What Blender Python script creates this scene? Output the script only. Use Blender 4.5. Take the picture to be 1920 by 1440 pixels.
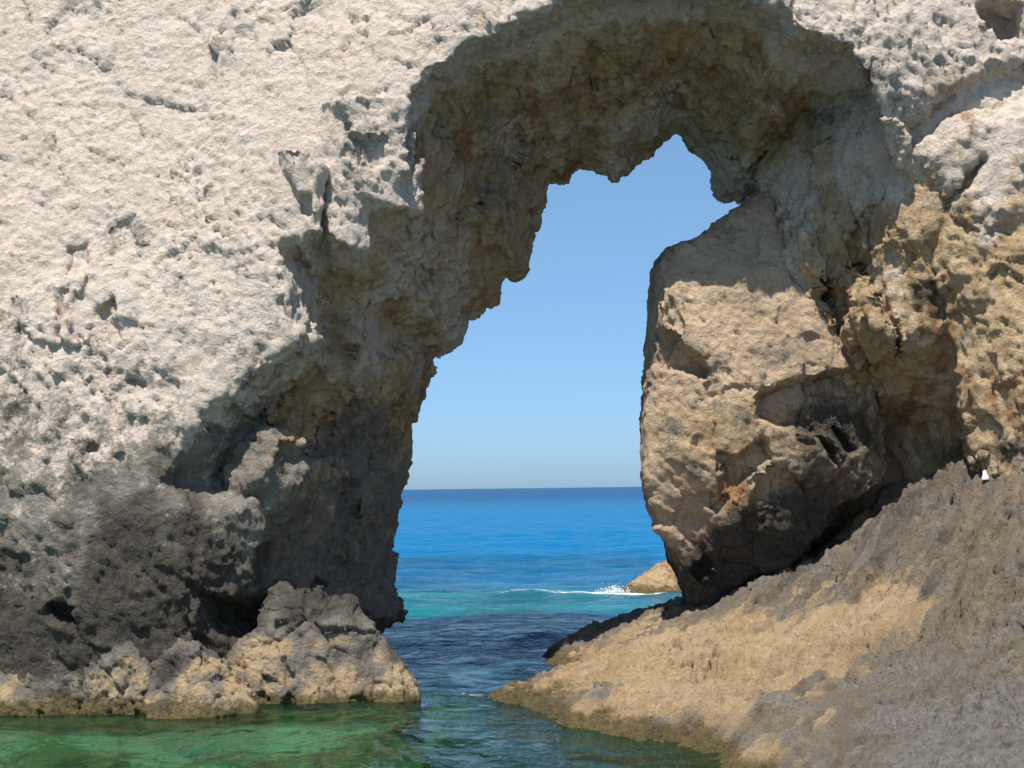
import bpy, math
import numpy as np
from mathutils import Matrix, Vector

RNG = np.random.default_rng(7)
scene = bpy.context.scene
for o in list(bpy.data.objects):
    bpy.data.objects.remove(o)
col = scene.collection

# ------------------------------------------------------------------ camera
CAM_H = 2.5
FPX = 2667.0                      # focal length in pixels of the 1920 px wide photograph
PITCH = math.radians(4.19)
ROLL = math.radians(0.72)
cam = bpy.data.cameras.new('camera')
cam.sensor_width = 36.0
cam.lens = FPX / 1920 * 36.0
cam.clip_start = 0.1
cam.clip_end = 60000
cam_o = bpy.data.objects.new('camera', cam)
col.objects.link(cam_o)
cam_o.matrix_world = (Matrix.Translation((0, 0, CAM_H)) @ Matrix.Rotation(math.pi / 2 + PITCH, 4, 'X')
                      @ Matrix.Rotation(-ROLL, 4, 'Z'))
scene.camera = cam_o
_M = np.array(cam_o.matrix_world)[:3, :3]

# ------------------------------------------------------------------ sky, sun, exposure
SUN_ELEV = math.radians(64)
SUN_AZ = math.radians(19)         # to the left of straight behind the camera
world = bpy.data.worlds.new('World')
scene.world = world
world.use_nodes = True
wn = world.node_tree
bg = wn.nodes['Background']
sky = wn.nodes.new('ShaderNodeTexSky')
sky.sky_type = 'NISHITA'
sky.sun_disc = False
sky.sun_elevation = SUN_ELEV
sky.sun_rotation = math.pi + SUN_AZ
sky.air_density = 0.62
sky.dust_density = 0.85
sky.ozone_density = 9.0
bg.inputs['Strength'].default_value = 0.142
# clear sea air: the physical sky evened out with a constant pale blue
air = wn.nodes.new('ShaderNodeMix')
air.data_type = 'RGBA'
air.inputs[0].default_value = 0.48
air.inputs[7].default_value = (1.22, 2.32, 3.15, 1.0)
wn.links.new(sky.outputs['Color'], air.inputs[6])
wn.links.new(air.outputs[2], bg.inputs['Color'])
sun = bpy.data.lights.new('sun', 'SUN')
sun.energy = 5.0
sun.angle = math.radians(0.53)
sun.color = (1.0, 0.935, 0.845)
sun_o = bpy.data.objects.new('sun', sun)
col.objects.link(sun_o)
to_sun = Vector((-math.sin(SUN_AZ) * math.cos(SUN_ELEV), -math.cos(SUN_AZ) * math.cos(SUN_ELEV), math.sin(SUN_ELEV)))
sun_o.rotation_euler = to_sun.to_track_quat('Z', 'Y').to_euler()
sun_o.location = to_sun * 60
scene.view_settings.view_transform = 'Standard'
scene.view_settings.look = 'None'
scene.view_settings.exposure = 0.5
scene.view_settings.gamma = 1.0
scene.cycles.use_denoising = True
scene.cycles.max_bounces = 8
scene.cycles.diffuse_bounces = 6
scene.cycles.transparent_max_bounces = 8

# ------------------------------------------------------------------ helpers: geometry of the place
def wpt(u, v, Y):
    """point of the place that the photograph shows at (u, v), standing at distance Y -> x, z"""
    a = (np.asarray(u, float) - 960) / FPX
    b = -(np.asarray(v, float) - 720) / FPX
    d = a[..., None] * _M[:, 0] + b[..., None] * _M[:, 1] - _M[:, 2]
    t = Y / d[..., 1]
    return d[..., 0] * t, CAM_H + d[..., 2] * t

def smooth(a, b, x):
    t = np.clip((x - a) / (b - a), 0, 1)
    return t * t * (3 - 2 * t)

def smax(a, b, k):
    h = np.maximum(k - np.abs(a - b), 0) / k
    return np.maximum(a, b) + h * h * (k * 0.25)

def smin(a, b, k):
    h = np.maximum(k - np.abs(a - b), 0) / k
    return np.minimum(a, b) - h * h * (k * 0.25)

def rbf(pts, vals, smoothing=1e-3):
    """thin plate surface through scattered points"""
    pts = np.asarray(pts, float); vals = np.asarray(vals, float)
    n = len(pts)
    def phi(r2):
        return 0.5 * r2 * np.log(r2 + 1e-9)
    r2 = ((pts[:, None] - pts[None]) ** 2).sum(-1)
    A = np.zeros((n + 3, n + 3))
    A[:n, :n] = phi(r2) + np.eye(n) * smoothing
    A[:n, n] = 1; A[:n, n + 1:] = pts
    A[n, :n] = 1; A[n + 1:, :n] = pts.T
    w = np.linalg.solve(A, np.concatenate([vals, np.zeros(3)]))
    def f(x, y):
        out = w[n] + w[n + 1] * x + w[n + 2] * y
        for i in range(n):
            d2 = (x - pts[i, 0]) ** 2 + (y - pts[i, 1]) ** 2
            out = out + w[i] * phi(d2)
        return out
    return f

def rbf_px(tri):
    u, v, Y = np.array(tri, float).T
    x, z = wpt(u, v, Y)
    return rbf(np.stack([x, z], 1), Y)

def poly_sdf(poly, X, Z):
    """signed distance to a closed polygon, negative inside"""
    P = np.asarray(poly, float)
    d2 = np.full(X.shape, 1e9)
    inside = np.zeros(X.shape, bool)
    n = len(P)
    for i in range(n):
        a, b = P[i], P[(i + 1) % n]
        e = b - a
        wx, wz = X - a[0], Z - a[1]
        t = np.clip((wx * e[0] + wz * e[1]) / (e @ e + 1e-12), 0, 1)
        d2 = np.minimum(d2, (wx - e[0] * t) ** 2 + (wz - e[1] * t) ** 2)
        c = ((a[1] > Z) != (b[1] > Z)) & (X < (b[0] - a[0]) * (Z - a[1]) / (b[1] - a[1] + 1e-12) + a[0])
        inside ^= c
    d = np.sqrt(d2)
    return np.where(inside, -d, d)

def line_dist(P, X, Z):
    """distance to an open polyline and running parameter 0..1"""
    P = np.asarray(P, float)
    best = np.full(X.shape, 1e9); par = np.zeros(X.shape)
    n = len(P) - 1
    for i in range(n):
        a, b = P[i], P[i + 1]; e = b - a
        wx, wz = X - a[0], Z - a[1]
        t = np.clip((wx * e[0] + wz * e[1]) / (e @ e + 1e-12), 0, 1)
        d = np.hypot(wx - e[0] * t, wz - e[1] * t)
        m = d < best
        best = np.where(m, d, best); par = np.where(m, (i + t) / n, par)
    return best, par

def px_poly(pts, Y):
    a = np.array(pts, float)
    x, z = wpt(a[:, 0], a[:, 1], Y if np.isscalar(Y) else np.asarray(Y))
    return np.stack([x, z], 1)

class Relief:
    """a rock face y = F(x, z) that can be chipped and cracked"""
    def __init__(self, xs, zs, F):
        self.xs, self.zs = xs, zs
        self.X, self.Z = np.meshgrid(xs, zs, indexing='ij')
        self.F = F(self.X, self.Z) if callable(F) else F
        r = np.random.default_rng(len(xs)).integers(1000)
        self.Xw = self.X + noise2(xs, zs, 0.11, r) * 0.018 + noise2(xs, zs, 0.35, r + 1) * 0.045
        self.Zw = self.Z + noise2(xs, zs, 0.11, r + 2) * 0.018 + noise2(xs, zs, 0.35, r + 3) * 0.045
    def at(self, pts):
        """world xz of photograph points on this face"""
        a = np.array(pts, float)
        Y = np.full(len(a), 18.5)
        for _ in range(6):
            x, z = wpt(a[:, 0], a[:, 1], Y)
            i = np.clip(np.searchsorted(self.xs, x), 0, len(self.xs) - 1)
            k = np.clip(np.searchsorted(self.zs, z), 0, len(self.zs) - 1)
            Y = 0.5 * Y + 0.5 * np.clip(self.F[i, k], 15, 23)
        return np.stack([x, z], 1)
    def shift(self, pts, dy, soft=0.06, inner=0.0, wob=None):
        d = poly_sdf(self.at(pts), self.Xw, self.Zw)
        self.F = self.F + dy * smooth(soft * 0.5, -soft * 0.5 - inner, d)
    def crack(self, pts, width, depth, wob=None, taper=True):
        d, t = line_dist(self.at(pts), self.Xw, self.Zw)
        w = max(width, 0.085) * (np.sin(np.pi * np.clip(t, 0.03, 0.97)) ** 0.5 if taper else 1.0)
        self.F = self.F + depth * np.clip(1.0 - d / w, 0, 1)
    def slope(self):
        gx, gz = np.gradient(self.F, self.xs, self.zs)
        return np.sqrt(1 + np.minimum(gx * gx + gz * gz, 9))

# ------------------------------------------------------------------ helpers: noise
def _bspline(xs, L, off):
    t = xs / L + off
    t = t - math.floor(t.min()) + 1
    i = np.floor(t).astype(int); f = t - i
    W = np.zeros((len(xs), i.max() + 3))
    r = np.arange(len(xs))
    W[r, i - 1] += (1 - f) ** 3 / 6
    W[r, i] += (3 * f ** 3 - 6 * f ** 2 + 4) / 6
    W[r, i + 1] += (-3 * f ** 3 + 3 * f ** 2 + 3 * f + 1) / 6
    W[r, i + 2] += f ** 3 / 6
    return W.astype(np.float32)

def grid_noise(xs, ys, zs, L, seed):
    """smooth noise (about unit variance) over a whole voxel block; L = (lx, ly, lz) lattice size"""
    r = np.random.default_rng(seed)
    if np.isscalar(L):
        L = (L, L, L)
    A, B, C = (_bspline(a, l, r.random()) for a, l in zip((xs, ys, zs), L))
    R = r.standard_normal((A.shape[1], B.shape[1], C.shape[1])).astype(np.float32) * 2.9
    R = np.tensordot(A, R, (1, 0))
    R = np.tensordot(R, B, (1, 1))            # x, z', y
    R = np.tensordot(R, C, (1, 1))            # x, y, z
    return R

def noise2(xs, zs, L, seed):
    r = np.random.default_rng(seed)
    if np.isscalar(L):
        L = (L, L)
    A, C = _bspline(xs, L[0], r.random()), _bspline(zs, L[1], r.random())
    R = r.standard_normal((A.shape[1], C.shape[1])).astype(np.float32) * 2.0
    return A @ R @ C.T

def _hash(i, j, k, s):
    h = (i.astype(np.uint32) * np.uint32(374761393) + j.astype(np.uint32) * np.uint32(668265263)
         + k.astype(np.uint32) * np.uint32(2147483647) + np.uint32((s * 974634777) & 0xffffffff))
    h = (h ^ (h >> np.uint32(13))) * np.uint32(1274126177)
    h = (h ^ (h >> np.uint32(16))) * np.uint32(2246822519)
    return h ^ (h >> np.uint32(13))

def vnoise(P, L, seed):
    q = P / np.asarray(L, float)
    i = np.floor(q).astype(np.int64); f = q - i
    f = f * f * f * (f * (f * 6 - 15) + 10)
    out = np.zeros(len(P))
    for a in (0, 1):
        wa = f[:, 0] if a else 1 - f[:, 0]
        for b in (0, 1):
            wb = f[:, 1] if b else 1 - f[:, 1]
            for c in (0, 1):
                wc = f[:, 2] if c else 1 - f[:, 2]
                out += wa * wb * wc * (_hash(i[:, 0] + a, i[:, 1] + b, i[:, 2] + c, seed) / 2147483648.0 - 1)
    return out

def facets(P, L, seed, tilt=0.5):
    """broken-block relief: each cell is a small tilted plane"""
    q = P / np.asarray(L, float)
    b = np.floor(q - 0.5).astype(np.int64)
    best = np.full(len(P), 1e9); out = np.zeros(len(P)); sec = np.full(len(P), 1e9)
    for di in (0, 1):
        for dj in (0, 1):
            for dk in (0, 1):
                i, j, k = b[:, 0] + di, b[:, 1] + dj, b[:, 2] + dk
                h = _hash(i, j, k, seed); g = _hash(i, j, k, seed + 31)
                c = np.stack([i + 0.15 + 0.7 * ((h & 1023) / 1023.0), j + 0.15 + 0.7 * (((h >> 10) & 1023) / 1023.0),
                              k + 0.15 + 0.7 * (((h >> 20) & 1023) / 1023.0)], 1)
                v = q - c
                d = (v * v).sum(1)
                val = ((g & 255) / 127.5 - 1) * 0.5 + tilt * (v[:, 0] * (((g >> 8) & 255) / 127.5 - 1)
                        + v[:, 1] * (((g >> 16) & 255) / 127.5 - 1) + v[:, 2] * (((g >> 24) & 255) / 127.5 - 1)) * 2
                m = d < best
                sec = np.where(m, best, np.minimum(sec, d))
                best = np.where(m, d, best); out = np.where(m, val, out)
    return out, np.sqrt(sec) - np.sqrt(best)

# ------------------------------------------------------------------ helpers: meshes
def surface_nets(f, xs, ys, zs):
    f = f.copy()
    f[0] = f[-1] = 1; f[:, 0] = f[:, -1] = 1; f[:, :, 0] = f[:, :, -1] = 1
    s = f < 0
    cnt = np.zeros(tuple(n - 1 for n in s.shape), np.int8)
    sl = (slice(None, -1), slice(1, None))
    for a in (0, 1):
        for b in (0, 1):
            for c in (0, 1):
                cnt += s[sl[a], sl[b], sl[c]]
    I, J, K = np.nonzero((cnt > 0) & (cnt < 8))
    idx = np.full(cnt.shape, -1, np.int32)
    idx[I, J, K] = np.arange(len(I))
    V = np.zeros((2, 2, 2, len(I)), np.float32)
    for a in (0, 1):
        for b in (0, 1):
            for c in (0, 1):
                V[a, b, c] = f[I + a, J + b, K + c]
    acc = np.zeros((len(I), 3)); n = np.zeros(len(I))
    for ax in range(3):
        for p in (0, 1):
            for q in (0, 1):
                o0 = [p, q]; o0.insert(ax, 0); o1 = [p, q]; o1.insert(ax, 1)
                v0, v1 = V[tuple(o0)], V[tuple(o1)]
                m = (v0 < 0) != (v1 < 0)
                t = np.where(m, v0 / np.where(m, v0 - v1, 1), 0)
                pt = np.array(o0, float)[None].repeat(len(I), 0)
                pt[:, ax] = t
                acc[m] += pt[m]; n[m] += 1
    fr = acc / n[:, None]
    dx, dy, dz = np.diff(xs), np.diff(ys), np.diff(zs)
    P = np.stack([xs[I] + fr[:, 0] * dx[I], ys[J] + fr[:, 1] * dy[J], zs[K] + fr[:, 2] * dz[K]], 1)
    quads = []
    # x edges
    m = s[:-1, 1:-1, 1:-1] != s[1:, 1:-1, 1:-1]
    i, j, k = np.nonzero(m); j += 1; k += 1
    q = np.stack([idx[i, j - 1, k - 1], idx[i, j, k - 1], idx[i, j, k], idx[i, j - 1, k]], 1)
    fl = ~s[i, j, k]; q[fl] = q[fl, ::-1]; quads.append(q)
    m = s[1:-1, :-1, 1:-1] != s[1:-1, 1:, 1:-1]
    i, j, k = np.nonzero(m); i += 1; k += 1
    q = np.stack([idx[i - 1, j, k - 1], idx[i - 1, j, k], idx[i, j, k], idx[i, j, k - 1]], 1)
    fl = ~s[i, j, k]; q[fl] = q[fl, ::-1]; quads.append(q)
    m = s[1:-1, 1:-1, :-1] != s[1:-1, 1:-1, 1:]
    i, j, k = np.nonzero(m); i += 1; j += 1
    q = np.stack([idx[i - 1, j - 1, k], idx[i, j - 1, k], idx[i, j, k], idx[i - 1, j, k]], 1)
    fl = ~s[i, j, k]; q[fl] = q[fl, ::-1]; quads.append(q)
    return P, np.concatenate(quads)

def vnormals(P, Q):
    n = np.cross(P[Q[:, 2]] - P[Q[:, 0]], P[Q[:, 3]] - P[Q[:, 1]])
    N = np.zeros_like(P)
    for a in range(4):
        for c in range(3):
            N[:, c] += np.bincount(Q[:, a], n[:, c], len(P))
    return N / (np.linalg.norm(N, axis=1, keepdims=True) + 1e-12)

def keep_main(P, Q):
    """drop loose floating crumbs: keep only the biggest connected body"""
    lab = np.arange(len(P))
    while True:
        m = lab[Q].min(1)
        new = lab.copy()
        for a in range(4):
            np.minimum.at(new, Q[:, a], m)
        new = new[new]
        new = new[new]
        if (new == lab).all():
            break
        lab = new
    ids, c = np.unique(lab, return_counts=True)
    big = ids[c.argmax()]
    keep = lab == big
    mp = np.cumsum(keep) - 1
    return P[keep], mp[Q[keep[Q[:, 0]]]]

def mesh_obj(name, P, Q, mat, parent=None, attr=None, origin=None, smooth_shade=True):
    P = np.asarray(P, float)
    if origin is None:
        origin = ((P[:, 0].min() + P[:, 0].max()) / 2, (P[:, 1].min() + P[:, 1].max()) / 2, P[:, 2].min())
    origin = np.asarray(origin, float)
    me = bpy.data.meshes.new(name)
    k = Q.shape[1]
    me.vertices.add(len(P)); me.loops.add(len(Q) * k); me.polygons.add(len(Q))
    me.vertices.foreach_set('co', (P - origin).astype(np.float32).ravel())
    me.loops.foreach_set('vertex_index', Q.astype(np.int32).ravel())
    me.polygons.foreach_set('loop_start', np.arange(0, len(Q) * k, k, dtype=np.int32))
    me.polygons.foreach_set('use_smooth', np.full(len(Q), smooth_shade))
    if attr is not None:
        a = me.attributes.new('stain', 'FLOAT_COLOR', 'POINT')
        a.data.foreach_set('color', np.asarray(attr, np.float32).ravel())
    me.update(calc_edges=True)
    me.materials.append(mat)
    o = bpy.data.objects.new(name, me)
    col.objects.link(o)
    if parent is not None:
        o.parent = parent
        o.location = Vector(origin) - parent.location
    else:
        o.location = origin
    return o

def tag(o, label=None, cat=None, group=None, kind=None):
    if label: o['label'] = label
    if cat: o['category'] = cat
    if group: o['group'] = group
    if kind: o['kind'] = kind
    return o

def axis(lo, flo, fhi, hi, h):
    """fine steps h inside [flo, fhi], growing steps outside"""
    a = list(np.arange(flo, fhi + h, h))
    s = h
    while a[-1] < hi:
        s *= 1.35; a.append(a[-1] + s)
    s = h; b = []
    p = flo
    while p > lo:
        s *= 1.35; p -= s; b.append(p)
    return np.array(b[::-1] + a)

def weather(P, Q, big=0.10, mid=0.040, small=0.026, seed=0, pits=1.0):
    """fractured, angular relief on top of the modelled form"""
    N = vnormals(P, Q)
    warp = np.stack([vnoise(P, 0.6, 40 + seed), vnoise(P, 0.6, 41 + seed), vnoise(P, 0.6, 42 + seed)], 1) * 0.09
    warp += np.stack([vnoise(P, 0.12, 43 + seed), vnoise(P, 0.12, 44 + seed), vnoise(P, 0.12, 45 + seed)], 1) * 0.014
    W = P + warp
    # beds dip to the right, so the blocks are sheared along them
    W[:, 2] += 0.35 * W[:, 0]
    f0, e0 = facets(W, (1.25, 1.25, 1.0), 10 + seed)
    f1, e1 = facets(W, (0.55, 0.55, 0.65), 11 + seed)
    f2, e2 = facets(W, (0.24, 0.24, 0.28), 12 + seed)
    f3, e3 = facets(W, (0.105, 0.105, 0.12), 13 + seed)
    a1 = np.clip(0.55 + 0.9 * vnoise(P, 1.7, 14 + seed), 0.1, 1.3)
    a2 = np.clip(0.6 + 0.9 * vnoise(P, 1.2, 15 + seed), 0.12, 1.4)
    a3 = np.clip(0.7 + 0.8 * vnoise(P, 0.8, 19 + seed), 0.2, 1.4)
    d = f0 * big * 0.5 + f1 * big * 0.75 * a1 + f2 * mid * a2 + f3 * small * a3
    d -= smooth(0.06, 0.0, e1) * big * 0.5 * pits * smooth(0.1, 0.5, vnoise(P, 1.0, 16 + seed))
    d -= smooth(0.10, 0.0, e2) * mid * 0.4 * pits * smooth(0.0, 0.5, vnoise(P, 0.8, 18 + seed))
    d += vnoise(P, 0.06, 17 + seed) * small * 0.35
    return P + N * d[:, None]

def gauss(P, u, v, Y, ru, rv=None, ang=0.0):
    """soft spot of the rock (in metres on the face) centred where the photograph shows it"""
    rv = rv or ru
    cx, cz = wpt(u, v, Y)
    k = Y / FPX
    dx, dz = (P[:, 0] - cx) / k, (P[:, 2] - cz) / k
    ca, sa = math.cos(math.radians(ang)), math.sin(math.radians(ang))
    a = (dx * ca + dz * sa) / ru; b = (-dx * sa + dz * ca) / rv
    return np.exp(-(a * a + b * b))
# ------------------------------------------------------------------ materials
def new_mat(name):
    m = bpy.data.materials.new(name)
    m.use_nodes = True
    nt = m.node_tree
    for n in list(nt.nodes):
        nt.nodes.remove(n)
    return m, nt

class NT:
    def __init__(self, nt):
        self.nt = nt
    def n(self, typ, **kw):
        nd = self.nt.nodes.new(typ)
        for k, v in kw.items():
            setattr(nd, k, v)
        return nd
    def put(self, sock, v):
        if isinstance(v, bpy.types.NodeSocket):
            self.nt.links.new(v, sock)
        else:
            sock.default_value = v
    def math(self, op, a, b=None, c=None, clamp=False):
        nd = self.n('ShaderNodeMath', operation=op, use_clamp=clamp)
        self.put(nd.inputs[0], a)
        if b is not None: self.put(nd.inputs[1], b)
        if c is not None: self.put(nd.inputs[2], c)
        return nd.outputs[0]
    def ramp(self, v, lo, hi, a=0.0, b=1.0):
        nd = self.n('ShaderNodeMapRange', interpolation_type='SMOOTHSTEP')
        self.put(nd.inputs[0], v)
        nd.inputs[1].default_value = lo; nd.inputs[2].default_value = hi
        nd.inputs[3].default_value = a; nd.inputs[4].default_value = b
        return nd.outputs[0]
    def noise(self, vec, scale, detail=4, rough=0.55, dist=0.0):
        nd = self.n('ShaderNodeTexNoise')
        self.put(nd.inputs['Vector'], vec)
        nd.inputs['Scale'].default_value = scale; nd.inputs['Detail'].default_value = detail
        nd.inputs['Roughness'].default_value = rough; nd.inputs['Distortion'].default_value = dist
        return nd.outputs['Fac']
    def voro(self, vec, scale, feature='F1', rnd=1.0):
        nd = self.n('ShaderNodeTexVoronoi', feature=feature)
        self.put(nd.inputs['Vector'], vec)
        nd.inputs['Scale'].default_value = scale; nd.inputs['Randomness'].default_value = rnd
        return nd
    def mix(self, fac, a, b, blend='MIX'):
        nd = self.n('ShaderNodeMix', data_type='RGBA', blend_type=blend)
        self.put(nd.inputs[0], fac); self.put(nd.inputs[6], a); self.put(nd.inputs[7], b)
        return nd.outputs[2]
    def scale(self, vec, s):
        nd = self.n('ShaderNodeVectorMath', operation='MULTIPLY')
        self.put(nd.inputs[0], vec); nd.inputs[1].default_value = s
        return nd.outputs[0]

def c4(r, g, b):
    return (r, g, b, 1.0)

def rock_material(name, pale=(0.82, 0.705, 0.60), pale2=(0.73, 0.625, 0.525), bump=1.0, fine=1.0, tint=(0.79, 0.71, 0.64), gry=((0.21, 0.19, 0.16), (0.33, 0.30, 0.255))):
    """stain attribute: R black-grey sea lichen, G tan, B rust, A grey weathering; R, G, A also carry some painted shade"""
    m, nt = new_mat(name)
    T = NT(nt)
    pos = T.n('ShaderNodeNewGeometry').outputs['Position']
    at = T.n('ShaderNodeAttribute', attribute_name='stain')
    sep = T.n('ShaderNodeSeparateColor')
    nt.links.new(at.outputs['Color'], sep.inputs[0])
    R, G, B, A = sep.outputs[0], sep.outputs[1], sep.outputs[2], at.outputs['Alpha']
    n_big = T.noise(pos, 0.9, 5, 0.6)
    n_mid = T.noise(pos, 4.0, 6, 0.65)
    n_fin = T.noise(pos, 19.0, 5, 0.7)
    n_str = T.noise(T.scale(pos, (5.0, 5.0, 0.9)), 1.0, 5, 0.62, 0.6)
    base = T.mix(T.ramp(n_big, 0.35, 0.65), c4(*pale), c4(*pale2))
    base = T.mix(T.ramp(n_mid, 0.42, 0.7, 0, 0.55), base, c4(*tint))
    # the four weathering colours, each broken up by noise
    def broken(fac, nz, k, lo=0.32, hi=0.68):
        v = T.math('ADD', fac, T.math('MULTIPLY', T.math('SUBTRACT', nz, 0.5), k))
        return T.ramp(v, lo, hi)
    mixn = T.math('ADD', T.math('MULTIPLY', n_mid, 0.6), T.math('MULTIPLY', n_fin, 0.4))
    tan = T.mix(T.ramp(T.math('ADD', T.math('MULTIPLY', n_mid, 0.5), T.math('MULTIPLY', n_big, 0.5)), 0.38, 0.62), c4(0.66, 0.50, 0.31), c4(0.50, 0.35, 0.195))
    base = T.mix(broken(G, mixn, 1.5), base, tan)
    gry = T.mix(T.ramp(n_fin, 0.35, 0.65), c4(*gry[0]), c4(*gry[1]))
    base = T.mix(broken(A, mixn, 2.2), base, gry)
    rust = T.mix(T.ramp(n_mid, 0.35, 0.65), c4(0.42, 0.22, 0.095), c4(0.30, 0.15, 0.07))
    base = T.mix(T.math('MULTIPLY', broken(B, n_str, 2.0), 0.85), base, rust)
    drk = T.mix(T.ramp(n_fin, 0.3, 0.7), c4(0.048, 0.042, 0.035), c4(0.125, 0.108, 0.087))
    base = T.mix(broken(R, mixn, 2.0, 0.15, 0.95), base, drk)
    # olive weed skin just above the water
    sz = T.n('ShaderNodeSeparateXYZ'); nt.links.new(pos, sz.inputs[0])
    weed = T.ramp(T.math('SUBTRACT', sz.outputs[2], T.math('MULTIPLY', n_mid, 0.42)), -0.02, -0.12)
    base = T.mix(T.math('MULTIPLY', weed, 0.85), base, T.mix(T.ramp(n_fin, 0.35, 0.65), c4(0.20, 0.15, 0.045), c4(0.075, 0.065, 0.03)))
    # pores and dirt specks
    vor = T.voro(pos, 23.0).outputs['Distance']
    speck = T.math('MULTIPLY', T.ramp(vor, 0.22, 0.05), T.ramp(n_mid, 0.5, 0.62))
    base = T.mix(T.math('MULTIPLY', speck, 0.55), base, c4(0.09, 0.08, 0.07))
    base = T.mix(T.ramp(n_fin, 0.2, 0.8, 0.0, 0.5), base, T.mix(1.0, base, c4(0.72, 0.70, 0.68), 'MULTIPLY'))
    grain = T.noise(pos, 48.0, 3, 0.7)
    base = T.mix(T.ramp(grain, 0.34, 0.60, 0.34, 0.0), base, T.mix(1.0, base, c4(0.62, 0.58, 0.56), 'MULTIPLY'))
    # fine relief
    v1 = T.voro(pos, 9.0)
    h = T.math('MULTIPLY', T.noise(pos, 6.0, 9, 0.72, 0.3), 0.075)
    h = T.math('ADD', h, T.math('MULTIPLY', T.noise(pos, 26.0, 6, 0.72), 0.05 * fine))
    h = T.math('ADD', h, T.math('MULTIPLY', v1.outputs['Distance'], 0.03))
    wn_ = T.n('ShaderNodeTexNoise'); T.put(wn_.inputs['Vector'], pos); wn_.inputs['Scale'].default_value = 5.0; wn_.inputs['Detail'].default_value = 3
    wv = T.n('ShaderNodeVectorMath', operation='MULTIPLY_ADD'); T.put(wv.inputs[0], wn_.outputs['Color']); wv.inputs[1].default_value = (0.14, 0.14, 0.14); T.put(wv.inputs[2], pos)
    chips = T.voro(T.scale(wv.outputs[0], (1.0, 1.0, 1.35)), 13.0)
    sc_ = T.n('ShaderNodeSeparateColor'); nt.links.new(chips.outputs['Color'], sc_.inputs[0])
    h = T.math('ADD', h, T.math('MULTIPLY', sc_.outputs[0], 0.036 * fine))
    base = T.mix(T.math('MULTIPLY', sc_.outputs[1], 0.22), base, T.mix(1.0, base, c4(0.70, 0.66, 0.64), 'MULTIPLY'))
    crk = T.voro(T.scale(wv.outputs[0], (1.0, 1.0, 0.8)), 4.2, 'DISTANCE_TO_EDGE')
    h = T.math('SUBTRACT', h, T.math('MULTIPLY', T.math('MULTIPLY', T.ramp(crk.outputs['Distance'], 0.03, 0.0), T.ramp(n_big, 0.5, 0.65)), 0.012))
    h = T.math('SUBTRACT', h, T.math('MULTIPLY', speck, 0.012))
    bp = T.n('ShaderNodeBump')
    bp.inputs['Strength'].default_value = 1.0
    bp.inputs['Distance'].default_value = bump
    T.put(bp.inputs['Height'], h)
    bs = T.n('ShaderNodeBsdfPrincipled')
    T.put(bs.inputs['Base Color'], base)
    T.put(bs.inputs['Roughness'], T.math('SUBTRACT', 0.92, T.math('MULTIPLY', R, 0.3)))
    bs.inputs['Specular IOR Level'].default_value = 0.25
    T.put(bs.inputs['Normal'], bp.outputs[0])
    out = T.n('ShaderNodeOutputMaterial')
    nt.links.new(bs.outputs[0], out.inputs[0])
    return m

MAT_ARCH = rock_material('weathered_limestone')
MAT_BOULDER = rock_material('tan_limestone', pale=(0.68, 0.515, 0.355), pale2=(0.50, 0.375, 0.26), tint=(0.72, 0.56, 0.40), gry=((0.22, 0.19, 0.155), (0.30, 0.265, 0.22)))
MAT_LEDGE = rock_material('grey_shore_limestone', pale=(0.225, 0.185, 0.135), pale2=(0.28, 0.24, 0.185), tint=(0.32, 0.275, 0.215), gry=((0.21, 0.187, 0.155), (0.36, 0.335, 0.30)), fine=1.7)

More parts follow.
